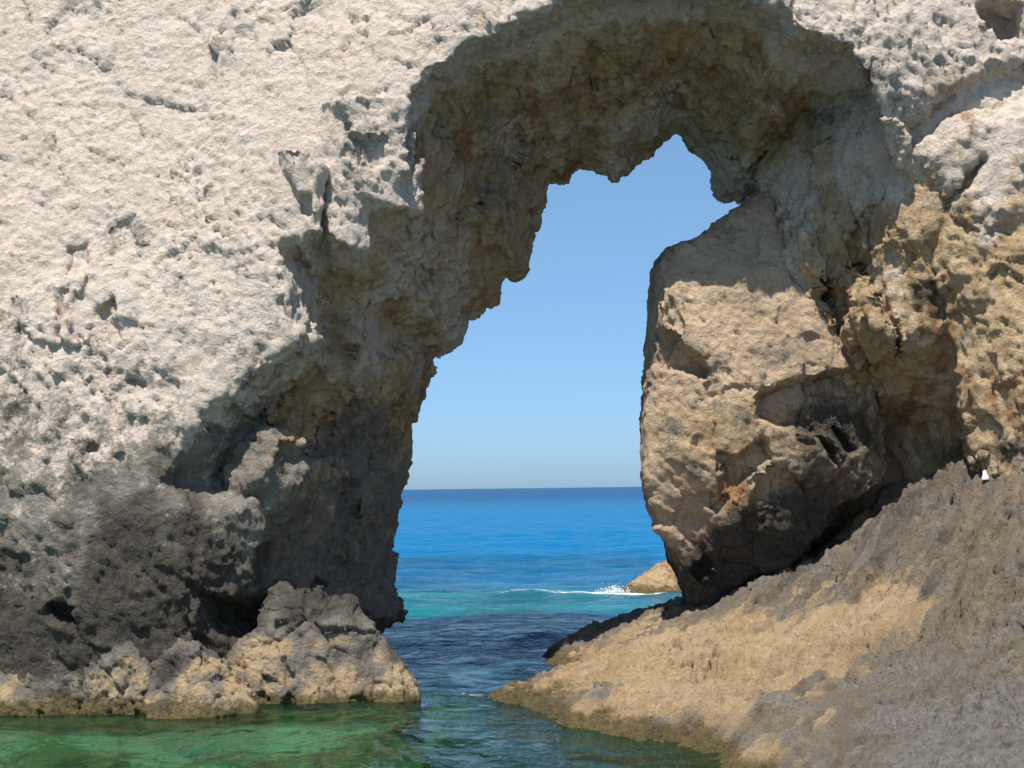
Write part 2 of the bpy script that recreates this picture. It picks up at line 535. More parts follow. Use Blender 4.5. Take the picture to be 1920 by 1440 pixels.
# ------------------------------------------------------------------ the rock arch
H = 0.036
def build_arch():
    xs = axis(-9.6, -7.3, 7.3, 9.6, H)
    ys = axis(15.9, 15.9, 22.6, 25.5, H)
    zs = axis(-0.9, -0.5, 9.7, 12.0, H)
    wob = noise2(xs, zs, 0.16, 5) * 0.05 + noise2(xs, zs, 0.45, 6) * 0.06
    fr = Relief(xs, zs, rbf_px([
        (-250, -200, 20.2), (-250, 100, 19.3), (-250, 400, 18.2), (-250, 700, 17.4), (-250, 900, 17.1), (-250, 1100, 16.95), (-250, 1330, 16.9),
        (50, -200, 20.0), (50, 100, 19.0), (50, 400, 18.0), (50, 640, 17.3), (50, 850, 17.0), (50, 1000, 16.85), (50, 1150, 16.8), (50, 1330, 16.9),
        (330, -200, 19.7), (330, 100, 18.6), (330, 400, 17.7), (330, 640, 17.2), (330, 800, 17.0), (330, 950, 16.95), (330, 1080, 16.9), (330, 1200, 17.0), (330, 1330, 17.1),
        (560, -200, 19.3), (560, 100, 18.2), (560, 300, 17.6), (560, 500, 17.25), (560, 700, 17.2), (560, 900, 17.4), (560, 1100, 17.8), (560, 1330, 17.9),
        (760, -200, 18.8), (760, 60, 17.8), (760, 250, 17.4), (760, 500, 17.5),
        (1000, -200, 18.3), (1000, 0, 17.35), (1000, 200, 17.1),
        (1250, -200, 18.1), (1250, 0, 17.25), (1250, 200, 17.0),
        (1500, -200, 18.3), (1500, 40, 17.3), (1500, 200, 17.1),
        (1660, -200, 18.5), (1660, 20, 17.6), (1660, 180, 17.5), (1680, 400, 18.2), (1730, 700, 18.35), (1790, 900, 18.3),
        (1800, 100, 17.75), (1800, 260, 17.7), (1800, 450, 17.75), (1800, 650, 17.9), (1850, 850, 17.9),
        (1950, -200, 18.9), (1950, 100, 17.9), (1950, 260, 17.45), (1950, 500, 17.35), (1950, 700, 17.3), (1950, 900, 17.5), (1950, 1100, 17.6),
        (2150, 100, 17.9), (2150, 500, 17.2), (2150, 900, 17.2)]))
    # chips, ledges and cracks of the front face
    fr.shift([(30, 560), (90, 530), (170, 520), (175, 640), (100, 650), (35, 620)], -0.10, 0.08, 0, wob)
    for cx in (40, 128, 152, 168):
        fr.crack([(cx, 540 + RNG.integers(-20, 20)), (cx - 4, 590), (cx - 2, 640)], 0.05, 0.12, wob * .2)
    fr.shift([(195, 590), (230, 560), (235, 620), (210, 640)], 0.12, 0.05, 0, wob * .5)
    fr.shift([(210, 420), (260, 400), (260, 460), (215, 470)], 0.10, 0.06, 0, wob)
    fr.shift([(120, 460), (160, 440), (170, 500), (125, 510)], 0.10, 0.05, 0, wob)
    # diagonal overhang of the inner edge and the dark hollows near the foot
    fr.shift([(360, 1100), (400, 1085), (450, 1105), (520, 1090), (520, 1210), (430, 1210), (370, 1190)], 0.7, 0.07, 0.3, wob)
    fr.shift([(70, 1150), (125, 1110), (165, 1140), (160, 1190), (110, 1185)], 0.28, 0.06, 0.1, wob)
    # right hand cliff
    fr.shift([(1812, 855), (1842, 855), (1846, 905), (1812, 905)], 0.3, 0.05, 0, wob)
    fr.shift([(1825, 15), (1870, 5), (1925, 10), (1925, 70), (1860, 80), (1830, 50)], 0.55, 0.05, 0.1, wob)
    fr.shift([(1690, 235), (1760, 205), (1830, 150), (1940, 100), (1940, 180), (1850, 210), (1760, 250), (1700, 280)], 0.22, 0.05, 0.05, wob)
    fr.shift([(1700, 290), (1790, 240), (1940, 180), (1940, 400), (1850, 430), (1760, 400)], -0.16, 0.1, 0.2, wob)
    fr.crack([(1640, 300), (1670, 380), (1690, 450), (1700, 560), (1730, 660), (1760, 760), (1785, 880)], 0.11, 0.5, wob, taper=False)
    fr.crack([(1845, 300), (1790, 370), (1720, 410), (1700, 430)], 0.06, 0.22, wob)
    fr.crack([(1760, 420), (1740, 480), (1710, 560)], 0.06, 0.2, wob)
    fr.shift([(1720, 560), (1790, 540), (1840, 640), (1800, 760), (1740, 720)], 0.16, 0.08, 0.1, wob)
    fr.shift([(1640, 220), (1700, 250), (1690, 330), (1650, 320)], -0.12, 0.06, 0, wob)

    # passage through the rock: front rim and narrower rear outline
    rim = [(400, 1500), (445, 1240), (468, 1130), (478, 1050), (492, 985), (480, 940), (400, 930), (362, 900), (385, 850), (440, 785), (470, 750), (505, 705), (570, 655), (578, 630),
           (562, 600), (556, 540), (545, 505), (530, 470), (560, 455), (572, 470), (590, 415), (604, 330), (612, 415), (625, 455), (655, 440), (672, 425), (676, 396), (705, 398), (712, 388), (735, 386),
           (742, 350), (757, 325), (750, 290), (752, 215), (772, 160), (800, 125), (850, 112), (858, 90), (878, 72), (930, 70), (950, 58), (975, 45), (1010, 35), (1060, 0),
           (1150, -20), (1300, -30), (1420, -15), (1470, 25), (1485, 60), (1520, 72), (1590, 95), (1625, 150), (1640, 200), (1630, 270),
           (1655, 330), (1690, 450), (1705, 600), (1750, 750), (1785, 880), (1785, 1500)]
    rear = [(663, 1500), (703, 1260), (713, 1215), (725, 1200), (748, 1188), (765, 1182), (770, 1160), (775, 1135), (768, 1110), (758, 1085), (757, 1050), (753, 1020), (755, 1000), (763, 960), (769, 945), (766, 925), (771, 890), (775, 860), (781, 830), (785, 800), (795, 770), (805, 752), (808, 735), (816, 720), (825, 700), (819, 685), (817, 671), (838, 664), (858, 650), (869, 632), (871, 595), (891, 596), (908, 575), (923, 570), (935, 562), (936, 555), (942, 518), (952, 515), (964, 519), (978, 510), (984, 495), (991, 470), (1004, 438), (1016, 432), (1018, 408), (1028, 385), (1035, 350), (1034, 358), (1060, 364), (1078, 352), (1088, 330), (1115, 338), (1135, 345), (1141, 355), (1160, 345), (1180, 330), (1196, 320), (1205, 307), (1225, 302), (1248, 284), (1270, 268), (1278, 276), (1288, 290), (1305, 298), (1312, 305), (1322, 322), (1326, 368), (1342, 392), (1372, 390), (1395, 386), (1420, 374), (1432, 352), (1432, 330), (1442, 300), (1480, 230), (1560, 170), (1700, 140), (1850, 300), (1900, 600), (1900, 1500)]
    YF, YB = 17.45, 21.0
    Sf = poly_sdf(px_poly(rim, YF), fr.X, fr.Z).astype(np.float32)
    Sb = poly_sdf(px_poly(rear, YB), fr.X, fr.Z).astype(np.float32)
    s = np.clip((ys - YF) / (YB - YF), -0.3, 1.0).astype(np.float32)
    s = np.where(s > 0, s ** 1.05, s)
    flare = (np.maximum(ys - YB, 0) * 0.75).astype(np.float32)
    hole = Sf[:, None, :] * (1 - s)[None, :, None] + Sb[:, None, :] * s[None, :, None] - flare[None, :, None]
    hole -= (0.20 * np.exp(-((ys - 18.1) / 0.42) ** 2)).astype(np.float32)[None, :, None]
    sl = fr.slope().astype(np.float32)
    f = (fr.F.astype(np.float32)[:, None, :] - ys.astype(np.float32)[None, :, None]) / sl[:, None, :]
    f = smax(f, -hole, 0.10)
    # right-hand inner wall, standing back under the span
    wl = Relief(xs, zs, rbf_px([
        (1440, 150, 20.6), (1440, 330, 20.0), (1452, 420, 19.6), (1475, 500, 19.15), (1500, 450, 19.1), (1520, 330, 19.25), (1560, 250, 19.2), (1600, 120, 19.1),
        (1590, 480, 18.75), (1620, 330, 18.6), (1660, 250, 18.2), (1690, 420, 17.95), (1650, 560, 18.3), (1540, 600, 18.95), (1600, 640, 18.65),
        (1700, 650, 18.25), (1640, 750, 19.3), (1700, 800, 19.7), (1750, 880, 19.6), (1600, 900, 20.4), (1500, 800, 20.6), (1450, 1000, 21),
        (1800, 500, 18.2), (1850, 900, 18.7), (1900, 200, 18.6), (1700, 1050, 20.2)]))
    wl.crack([(1535, 525), (1570, 590), (1600, 660), (1640, 730)], 0.14, 0.5, wob)
    wl.crack([(1600, 400), (1625, 470), (1650, 560), (1690, 660)], 0.10, 0.3, wob)
    wl.shift([(1620, 380), (1665, 360), (1680, 440), (1650, 470)], 0.16, 0.05, 0, wob)
    wl.shift([(1480, 430), (1540, 420), (1560, 500), (1530, 540), (1490, 500)], -0.14, 0.06, 0.05, wob)
    wl.shift([(1600, 560), (1640, 540), (1680, 660), (1650, 690)], -0.18, 0.05, 0.03, wob)
    edge = px_poly([(1415, -100), (1422, 250), (1428, 330), (1438, 350), (1432, 400), (1447, 450), (1455, 520), (1470, 600), (1480, 800), (1500, 900), (1500, 1000), (1500, 1500), (2900, 1500), (2900, -100)], 19.4)
    E = poly_sdf(edge, fr.X, fr.Z).astype(np.float32)
    w3 = (wl.F.astype(np.float32)[:, None, :] - ys.astype(np.float32)[None, :, None]) / wl.slope().astype(np.float32)[:, None, :]
    w3 = smax(w3, (E[:, None, :] + np.maximum(ys - 19.6, 0).astype(np.float32)[None, :, None] * 0.10), 0.12)
    f = smin(f, w3, 0.05)
    # knobs that stand out of the shaded inner edge
    for (u, v, Y, rx, ry, rz) in ((652, 605, 17.62, 0.30, 0.40, 0.36), (690, 590, 17.9, 0.16, 0.35, 0.26), (505, 890, 17.85, 0.42, 0.45, 0.50),
                                  (1180, 296, 20.75, 0.10, 0.18, 0.17)):
        kx, kz = wpt(u, v, Y)
        i0, i1 = np.searchsorted(xs, [kx - rx - .5, kx + rx + .5]); k0, k1 = np.searchsorted(zs, [kz - rz - .5, kz + rz + .5])
        q = np.sqrt(((xs[i0:i1, None, None] - kx) / rx) ** 2 + ((ys[None, :, None] - Y) / ry) ** 2 + ((zs[None, None, k0:k1] - kz) / rz) ** 2) - 1
        q = (q * min(rx, rz)).astype(np.float32) + grid_noise(xs[i0:i1], ys, zs[k0:k1], 0.16, int(u)) * 0.05
        f[i0:i1, :, k0:k1] = smin(f[i0:i1, :, k0:k1], q, 0.06)
    # upright slabs split off along the inner edge
    for (u, v, Y, hx, hy, hz, yaw, lean) in ((692, 300, 17.80, 0.36, 0.40, 0.60, 38, 8), (650, 395, 17.72, 0.20, 0.35, 0.42, 30, -6), (738, 262, 17.66, 0.13, 0.30, 0.46, 14, 4), (668, 225, 17.55, 0.22, 0.25, 0.20, 30, 18),
                                             (577, 372, 17.52, 0.09, 0.30, 0.42, 40, -5), (553, 330, 17.50, 0.10, 0.25, 0.30, 30, 12), (632, 300, 17.6, 0.07, 0.3, 0.5, 35, -3)):
        kx, kz = wpt(u, v, Y); ca, sa = math.cos(math.radians(yaw)), math.sin(math.radians(yaw)); cl, sn = math.cos(math.radians(lean)), math.sin(math.radians(lean))
        i0, i1 = np.searchsorted(xs, [kx - 1.3, kx + 1.3]); k0, k1 = np.searchsorted(zs, [kz - 1.3, kz + 1.3])
        X3, Y3, Z3 = np.meshgrid(xs[i0:i1] - kx, ys - Y, zs[k0:k1] - kz, indexing='ij')
        X2 = X3 * cl + Z3 * sn; Z2 = -X3 * sn + Z3 * cl
        nn = grid_noise(xs[i0:i1], ys, zs[k0:k1], (0.3, 0.3, 0.5), int(u)) * 0.03
        ax = np.abs(X2 * ca + Y3 * sa) - hx; ay = np.abs(-X2 * sa + Y3 * ca) - hy; az = np.abs(Z2 + 0.25 * X2) - hz
        q = (np.maximum(np.maximum(ax, ay), az) + nn).astype(np.float32)
        f[i0:i1, :, k0:k1] = smin(f[i0:i1, :, k0:k1], q, 0.03)
    # back and crown of the rock
    yy = ys.astype(np.float32)[None, :, None]; zz = zs.astype(np.float32)[None, None, :]
    f = smax(f, (yy - 24.3) + 0 * zz, 0.5)
    f = smax(f, (zz - 11.0) + (yy - 19) * 0.15, 0.6)
    # weathering of the mass
    f += grid_noise(xs, ys, zs, (1.6, 1.6, 1.8), 1) * 0.04
    f += grid_noise(xs, ys, zs, (0.7, 0.7, 0.9), 2) * 0.016
    a = np.abs(grid_noise(xs, ys, zs, (0.42, 0.42, 0.6), 3))
    f += (0.6 - np.minimum(a, 1.2)) * 0.012
    f += grid_noise(xs, ys, zs, 0.17, 4) * 0.008
    f += grid_noise(xs, ys, zs, 0.09, 8) * 0.008
    P, Q = surface_nets(f, xs, ys, zs)
    P, Q = keep_main(P, Q)
    # the passage walls are broken into long upright slabs
    ins = smooth(0.05, -0.3, poly_sdf(px_poly(rim, YF), P[:, 0], P[:, 2])) * smooth(17.4, 17.9, P[:, 1]) * (0.25 + 0.75 * smooth(20.9, 19.6, P[:, 1]))
    W = P + np.stack([vnoise(P, 0.5, 91), vnoise(P, 0.5, 92), vnoise(P, 0.5, 93)], 1) * 0.12
    W[:, 0] -= 0.35 * W[:, 2]
    g1, _ = facets(W, (0.62, 1.0, 1.5), 94); g2, _ = facets(W, (0.26, 0.5, 0.6), 95)
    P = P + vnormals(P, Q) * (ins * (g1 * 0.15 + g2 * 0.055))[:, None]
    P = weather(P, Q, 0.10, 0.048, 0.036, pits=0.6)
    # weathering colours, with some shade painted in
    x, y, z = P.T
    n1 = vnoise(P, 1.1, 70); n2 = vnoise(P, 0.35, 71); n3 = vnoise(P, (0.4, 0.4, 1.6), 72); n4 = vnoise(P, 2.3, 73)
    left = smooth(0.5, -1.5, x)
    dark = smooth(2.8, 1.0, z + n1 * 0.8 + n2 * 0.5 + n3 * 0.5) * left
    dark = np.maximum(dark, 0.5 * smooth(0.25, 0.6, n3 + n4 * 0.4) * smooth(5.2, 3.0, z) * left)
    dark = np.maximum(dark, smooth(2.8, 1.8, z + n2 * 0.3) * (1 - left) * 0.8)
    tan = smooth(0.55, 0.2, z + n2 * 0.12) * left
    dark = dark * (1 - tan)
    tan = np.maximum(tan, smooth(3.0, 4.6, x) * smooth(8.6, 5.0, z + n1 * 0.9) * (0.75 + 0.3 * n2))
    tan = np.maximum(tan, 0.75 * gauss(P, 500, 900, 17.5, 80, 100))
    nv = vnoise(P, (0.3, 0.3, 2.6), 74)
    # ochre and grey passage; shade and warm bounce also put into its tan
    rimd = poly_sdf(px_poly(rim, YF), x, z)
    depth = smooth(0.1, -0.3, rimd) * smooth(17.5, 17.9, y)
    tan = np.maximum(tan, depth * (0.60 + 0.35 * n1 + 0.25 * n3))
    tan = np.maximum(tan, 0.85 * gauss(P, 930, 450, 20.3, 110, 60, 50))
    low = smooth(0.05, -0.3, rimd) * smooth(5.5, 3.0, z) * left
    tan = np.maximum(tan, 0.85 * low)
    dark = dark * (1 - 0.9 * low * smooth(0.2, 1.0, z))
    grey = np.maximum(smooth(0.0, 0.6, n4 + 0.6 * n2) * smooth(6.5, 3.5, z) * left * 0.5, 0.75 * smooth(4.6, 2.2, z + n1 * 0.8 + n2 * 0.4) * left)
    for (u, v, r1, r2, s_) in ((240, 440, 90, 60, .5), (420, 260, 120, 40, .35), (520, 580, 60, 60, .45), (60, 760, 90, 70, .5), (400, 640, 60, 110, .35),
                              (200, 700, 120, 60, .45), (690, 290, 60, 90, .5), (1670, 200, 60, 100, .35), (1750, 380, 70, 60, .35), (1560, 80, 60, 30, .4)):  # the entry on the split slabs paints their half-light as grey
        grey = np.maximum(grey, s_ * gauss(P, u, v, 17.8, r1, r2))
    grey = np.maximum(grey, 0.45 * smooth(0.1, 0.6, nv + 0.3 * n2) * smooth(7.0, 5.0, z) * left * smooth(-0.2, 0.2, rimd))
    grey = np.maximum(grey, depth * 0.22 * (1 + n4) * smooth(4.2, 3.4, x))
    rust = 0.42 * smooth(0.2, 0.7, n3) * smooth(2.5, 4.0, z) * depth
    for (u, v, r1, r2, s_, Y) in ((870, 260, 25, 90, .6, 18.3), (1000, 200, 30, 110, .5, 19), (1300, 130, 60, 40, .5, 18.5), (790, 280, 20, 60, .5, 17.8),
                              (1330, 220, 30, 60, .4, 19.5), (1740, 760, 25, 60, .8, 18.4), (1700, 560, 30, 90, .45, 18.4), (1880, 720, 130, 130, .5, 17.5), (1780, 600, 60, 120, .45, 17.9), (1620, 560, 60, 120, .3, 18.4), (1850, 480, 40, 60, .3, 17.6), (1810, 210, 12, 70, .5, 17.8),
                              (320, 415, 20, 12, .6, 17.7), (110, 590, 50, 40, .3, 17.4)):
        rust = np.maximum(rust, s_ * gauss(P, u, v, Y, r1, r2))
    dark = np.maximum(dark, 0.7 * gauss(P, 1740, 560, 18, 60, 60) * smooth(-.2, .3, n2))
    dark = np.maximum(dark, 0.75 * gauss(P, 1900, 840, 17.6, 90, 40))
    dark = np.maximum(dark, 0.6 * gauss(P, 1560, 210, 19, 90, 35, 20))  # crevice between ceiling and wall: its shade painted in as dark colour
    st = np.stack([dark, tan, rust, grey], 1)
    return P, Q, st

P, Q, st = build_arch()
arch = bpy.data.objects.new('rock_arch', None)
col.objects.link(arch)
arch.location = (0, 19.5, -0.5)
tag(arch, 'huge pale limestone sea arch with shaded ochre ceiling framing the open sea', 'rock arch')
cx = P[Q].mean(1)
part = np.where(cx[:, 0] < -1.4 + 0.25 * (cx[:, 2] - 6.0), 0, np.where((cx[:, 0] > 3.4) & (cx[:, 2] < 7.2 + (cx[:, 0] - 3.4) * 0.5), 2, 1))
part = np.where((cx[:, 2] < 3) & (cx[:, 0] > 1), 2, np.where((cx[:, 2] < 4) & (cx[:, 0] <= 1), 0, part))
for i, nm in enumerate(('pillar', 'span', 'cliff_wall')):
    q = Q[part == i]
    used = np.unique(q)
    mp = np.full(len(P), -1); mp[used] = np.arange(len(used))
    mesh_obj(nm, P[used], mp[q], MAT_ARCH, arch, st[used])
# ------------------------------------------------------------------ free-standing rocks
def solid(front_poly, YF, rear_poly, YB, face, back, h, seed, k=0.2, amps=(0.03, 0.04, 0.035, 0.02, 0.01), edits=None, zmin=-0.6, wth=(0.06, 0.04, 0.02), cuts=()):
    A = px_poly(front_poly, YF); B = px_poly(rear_poly, YB)
    al = np.concatenate([A, B])
    lo, hi = al.min(0) - 0.35, al.max(0) + 0.35
    lo[1] = max(lo[1], zmin)
    xs = np.arange(lo[0], hi[0], h); zs = np.arange(lo[1], hi[1], h)
    R = Relief(xs, zs, rbf_px(face))
    ys = np.arange(R.F.min() - 0.3, back + 0.4, h)
    wob = noise2(xs, zs, 0.14, seed + 5) * 0.03 + noise2(xs, zs, 0.4, seed + 6) * 0.05
    if edits:
        edits(R, wob)
    Sf = poly_sdf(A, R.X, R.Z).astype(np.float32); Sb = poly_sdf(B, R.X, R.Z).astype(np.float32)
    s = np.clip((ys - YF) / (YB - YF), -0.2, 1.2).astype(np.float32)[None, :, None]
    E = Sf[:, None, :] * (1 - s) + Sb[:, None, :] * s
    f = (R.F.astype(np.float32)[:, None, :] - ys.astype(np.float32)[None, :, None]) / R.slope().astype(np.float32)[:, None, :]
    f = smax(f, E, k)
    f = smax(f, np.broadcast_to((ys.astype(np.float32) - back)[None, :, None], f.shape), 0.3)
    for (u, v, Y, n) in cuts:                 # clean joint planes
        px_, pz_ = wpt(u, v, Y)
        n = np.array(n, float); n /= np.linalg.norm(n)
        d = ((xs - px_) * n[0])[:, None, None] + ((ys - Y) * n[1])[None, :, None] + ((zs - pz_) * n[2])[None, None, :]
        f = smax(f, d.astype(np.float32), 0.03)
    f = f + grid_noise(xs, ys, zs, 1.1, seed + 1) * amps[0]
    f += grid_noise(xs, ys, zs, 0.5, seed + 2) * amps[1]
    f += (0.6 - np.minimum(np.abs(grid_noise(xs, ys, zs, 0.33, seed + 3)), 1.2)) * amps[2]
    f += grid_noise(xs, ys, zs, 0.17, seed + 4) * amps[3]
    f += grid_noise(xs, ys, zs, 0.085, seed + 9) * amps[4]
    P, Q = surface_nets(f, xs, ys, zs)
    P, Q = keep_main(P, Q)
    return weather(P, Q, *wth, seed=seed), Q

# ---- the great boulder leaning in the passage
def boulder_edits(R, wob):
    R.shift([(1195, 650), (1215, 620), (1250, 620), (1300, 645), (1345, 690), (1335, 710), (1290, 705), (1245, 690), (1225, 720), (1195, 760)], 0.34, 0.04, 0.05, wob)
    R.shift([(1425, 745), (1470, 715), (1560, 688), (1620, 685), (1640, 760), (1665, 835), (1600, 850), (1545, 815), (1510, 805), (1470, 808), (1425, 805)], 0.36, 0.03, 0.08, wob * .6)
    R.shift([(1435, 830), (1395, 850), (1345, 895), (1330, 935), (1350, 955), (1390, 930), (1410, 890), (1450, 860)], 0.16, 0.03, 0.03, wob * .6)
    R.shift([(1420, 900), (1450, 880), (1500, 890), (1540, 870), (1600, 880), (1640, 935), (1560, 990), (1520, 1060), (1420, 1060), (1400, 990)], 0.16, 0.08, 0.1, wob)
    R.crack([(1530, 805), (1550, 840), (1575, 875)], 0.05, 0.22, wob * .3)
    R.crack([(1575, 805), (1610, 840), (1640, 850)], 0.05, 0.2, wob * .3)
    R.shift([(1290, 1060), (1330, 1040), (1345, 1075), (1310, 1095)], 0.22, 0.04, 0, wob * .5)
    R.shift([(1240, 540), (1270, 570), (1290, 620), (1245, 610)], 0.12, 0.05, 0, wob * .5)

P, Q = solid(
    [(1240, 480), (1255, 467), (1300, 452), (1340, 425), (1385, 396), (1415, 366), (1455, 350), (1475, 480), (1500, 530), (1560, 600), (1640, 695),
     (1665, 780), (1690, 850), (1702, 890), (1692, 915), (1640, 930), (1590, 950), (1560, 990), (1520, 1052), (1440, 1090), (1400, 1115), (1370, 1130), (1330, 1150),
     (1302, 1145), (1292, 1085), (1278, 1040), (1242, 990), (1218, 920), (1210, 860), (1213, 800), (1222, 700), (1230, 620), (1234, 560)], 18.95,
    [(1228, 487), (1250, 466), (1300, 451), (1340, 421), (1383, 398), (1414, 368), (1450, 350), (1470, 480), (1480, 600), (1540, 800), (1560, 900), (1540, 950), (1500, 1000),
     (1430, 1060), (1400, 1085), (1340, 1130), (1290, 1138), (1272, 1092), (1254, 1060), (1247, 1010), (1227, 970), (1208, 920), (1202, 850), (1200, 780), (1202, 690), (1207, 640),
     (1213, 600), (1212, 560), (1217, 512)], 20.9,
    [(1415, 370, 19.9), (1300, 455, 19.35), (1250, 470, 19.3), (1240, 520, 19.0), (1350, 520, 18.95), (1450, 500, 18.95), (1225, 600, 19.1), (1300, 600, 18.65), (1400, 600, 18.6),
     (1500, 620, 18.8), (1560, 640, 18.95), (1215, 700, 19.2), (1260, 700, 18.95), (1350, 700, 18.75), (1450, 690, 18.55), (1560, 680, 18.7), (1630, 720, 19.0), (1230, 800, 18.95), (1350, 800, 18.7),
     (1430, 800, 18.65), (1220, 900, 19.05), (1300, 900, 18.8), (1400, 900, 18.75), (1500, 830, 18.65), (1600, 860, 18.85), (1690, 890, 19.0), (1260, 1000, 19.15), (1350, 1000, 18.95),
     (1450, 1000, 18.95), (1550, 950, 18.95), (1295, 1130, 19.6), (1380, 1080, 19.4), (1480, 1060, 19.35)],
    21.2, 0.03, 200, k=0.16, edits=boulder_edits, zmin=0.4, amps=(0.02, 0.012, 0.006, 0.005, 0.006), wth=(0.075, 0.04, 0.027),
    cuts=[(1480, 960, 18.95, (0.22, -0.85, -0.48)), (1300, 560, 18.85, (-0.12, -0.80, 0.60)), (1235, 760, 19.0, (-0.75, -0.66, 0.05)), (1320, 930, 18.9, (-0.35, -0.88, -0.32)), (1400, 720, 18.62, (0.05, -0.97, 0.22)), (1570, 640, 18.82, (0.45, -0.85, 0.25)), (1620, 800, 18.95, (0.55, -0.8, -0.2)), (1330, 1090, 19.3, (-0.2, -0.8, -0.55))])
n1 = vnoise(P, 0.8, 270); n2 = vnoise(P, 0.3, 271); x, y, z = P.T
dark = 1.2 * gauss(P, 1480, 1000, 19, 150, 90, 20) + 1.2 * gauss(P, 1350, 1085, 19, 110, 70, 20) + 0.6 * gauss(P, 1560, 800, 19, 100, 80)  # last term paints the shade of the recess under the overhang
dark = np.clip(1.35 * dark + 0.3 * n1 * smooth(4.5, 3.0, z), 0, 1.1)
rust = np.clip(0.75 * gauss(P, 1375, 920, 19, 45, 45) + 0.5 * gauss(P, 1500, 830, 19, 110, 50) + 0.45 * gauss(P, 1650, 880, 19, 40, 60) + 0.25 * n2 * smooth(4, 2, z), 0, 1)
tan = np.clip(0.18 + 0.5 * n1 + 0.35 * gauss(P, 1300, 850, 19, 180) - 0.3 * gauss(P, 1360, 550, 19, 130, 60), 0, 1)
grey = np.clip(0.4 * n2 + 0.14, 0, 1)
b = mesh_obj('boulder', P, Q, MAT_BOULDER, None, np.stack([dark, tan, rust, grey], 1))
tag(b, 'great tan boulder leaning in the arch opening above the sloping shore rock', 'boulder')

# ---- sloping shore rock
LX = np.arange(-2.0, 9.0, 0.03); LY = np.arange(8.4, 23.4, 0.03)
SX, SY = np.meshgrid(LX, LY, indexing='ij')
def slope_rock():
    c = np.array([(940, 1302, 17.2), (1020, 1226, 22.3), (1100, 1194, 22.3), (1200, 1161, 22.2), (1285, 1132, 22.0), (1060, 1240, 20.4), (1160, 1198, 20.2), (1285, 1146, 20.0), (1440, 1088, 20.1), (1560, 1040, 20.2), (1640, 1000, 19.9), (1780, 880, 18.9),
        (1850, 872, 18.2), (1920, 876, 17.8), (2150, 850, 17.0), (1100, 1245, 18.6), (1200, 1205, 18.6), (1300, 1200, 18.0), (1400, 1200, 17.3), (1600, 1150, 16.8),
        (1800, 1050, 16.0), (1900, 1000, 15.5), (1000, 1312, 16.7), (1060, 1348, 15.4), (1200, 1372, 14.6), (1340, 1392, 13.9), (1370, 1440, 12.7),
        (1300, 1300, 15.6), (1450, 1300, 14.8), (1600, 1300, 14.0), (1800, 1300, 12.8), (1920, 1300, 12.0), (1500, 1440, 12.0), (1700, 1440, 11.0), (1920, 1440, 10.0),
        (2150, 1300, 11.4), (2150, 1100, 13.4)], float)
    x, z = wpt(c[:, 0], c[:, 1], c[:, 2])
    pts = np.concatenate([np.stack([x, c[:, 2]], 1), [(-1.3, 17.0), (-0.4, 15.2), (0.7, 13.6), (0.9, 12.0), (1.2, 10.0), (1.5, 8.5), (-0.6, 21.5), (-1.5, 19.5), (1.0, 23.4), (5, 23), (8, 21)]])
    val = np.concatenate([z, [-.7, -.6, -.6, -.6, -.6, -.6, -.6, -.7, -.5, 1.2, 3.0]])
    f = rbf(pts, val)
    Z = f(SX, SY)
    Z = Z + 0.10 * smooth(-0.06, 0.12, Z + noise2(LX, LY, 0.25, 301) * 0.03) - 0.05
    # layered, water-worn surface: beds striking up to the right
    t = SX * 0.80 - SY * 0.60; s = SX * 0.60 + SY * 0.80
    P2 = np.stack([s.ravel(), t.ravel(), np.zeros(s.size)], 1)
    hi = smooth(0.5, 1.1, Z) 
    band = (vnoise(P2, (1.6, 0.28, 1), 310)).reshape(s.shape); band2 = (vnoise(P2, (0.6, 0.10, 1), 311)).reshape(s.shape)
    Z = Z + (0.07 * band + 0.045 * band2 - 0.07 * smooth(0.2, 0.0, np.abs(band)) - 0.04 * smooth(0.2, 0.0, np.abs(band2))) * (0.45 + 0.55 * hi)
    bed = t / 0.42 + vnoise(P2, (1.5, 1.5, 1), 312).reshape(s.shape) * 1.1 + vnoise(P2, (0.4, 0.4, 1), 313).reshape(s.shape) * 0.25
    bed2 = t / 0.15 + vnoise(P2, (0.8, 0.8, 1), 314).reshape(s.shape) * 1.3 + vnoise(P2, (0.2, 0.2, 1), 315).reshape(s.shape) * 0.3
    def saw(b):
        g = b - np.floor(b)
        return np.minimum(g / 0.82, (1 - g) / 0.18)
    msk = np.clip(0.5 + 1.2 * vnoise(P2, (1.3, 0.9, 1), 316).reshape(s.shape), 0, 1)
    Z = Z + (saw(bed) * 0.10 * msk + saw(bed2) * 0.045 * (1 - 0.6 * msk)) * (0.25 + 0.75 * hi)
    Z += noise2(LX, LY, 1.2, 302) * 0.05 + noise2(LX, LY, 0.45, 303) * 0.015
    Z += (0.5 - np.minimum(np.abs(noise2(LX, LY, 0.24, 304)), 1)) * 0.02
    Z += noise2(LX, LY, 0.1, 305) * 0.012
    return Z
SZ = slope_rock()
def on_slope(pts):
    a = np.array(pts, float); Y = np.full(len(a), 15.0)
    for _ in range(40):
        x, z = wpt(a[:, 0], a[:, 1], Y)
        i = np.clip(np.searchsorted(LX, x), 0, len(LX) - 1); j = np.clip(np.searchsorted(LY, Y), 0, len(LY) - 1)
        Y = np.clip(Y + np.clip((z - SZ[i, j]) * 2.0, -0.4, 0.4), 9, 23)
    return np.stack([x, Y], 1)
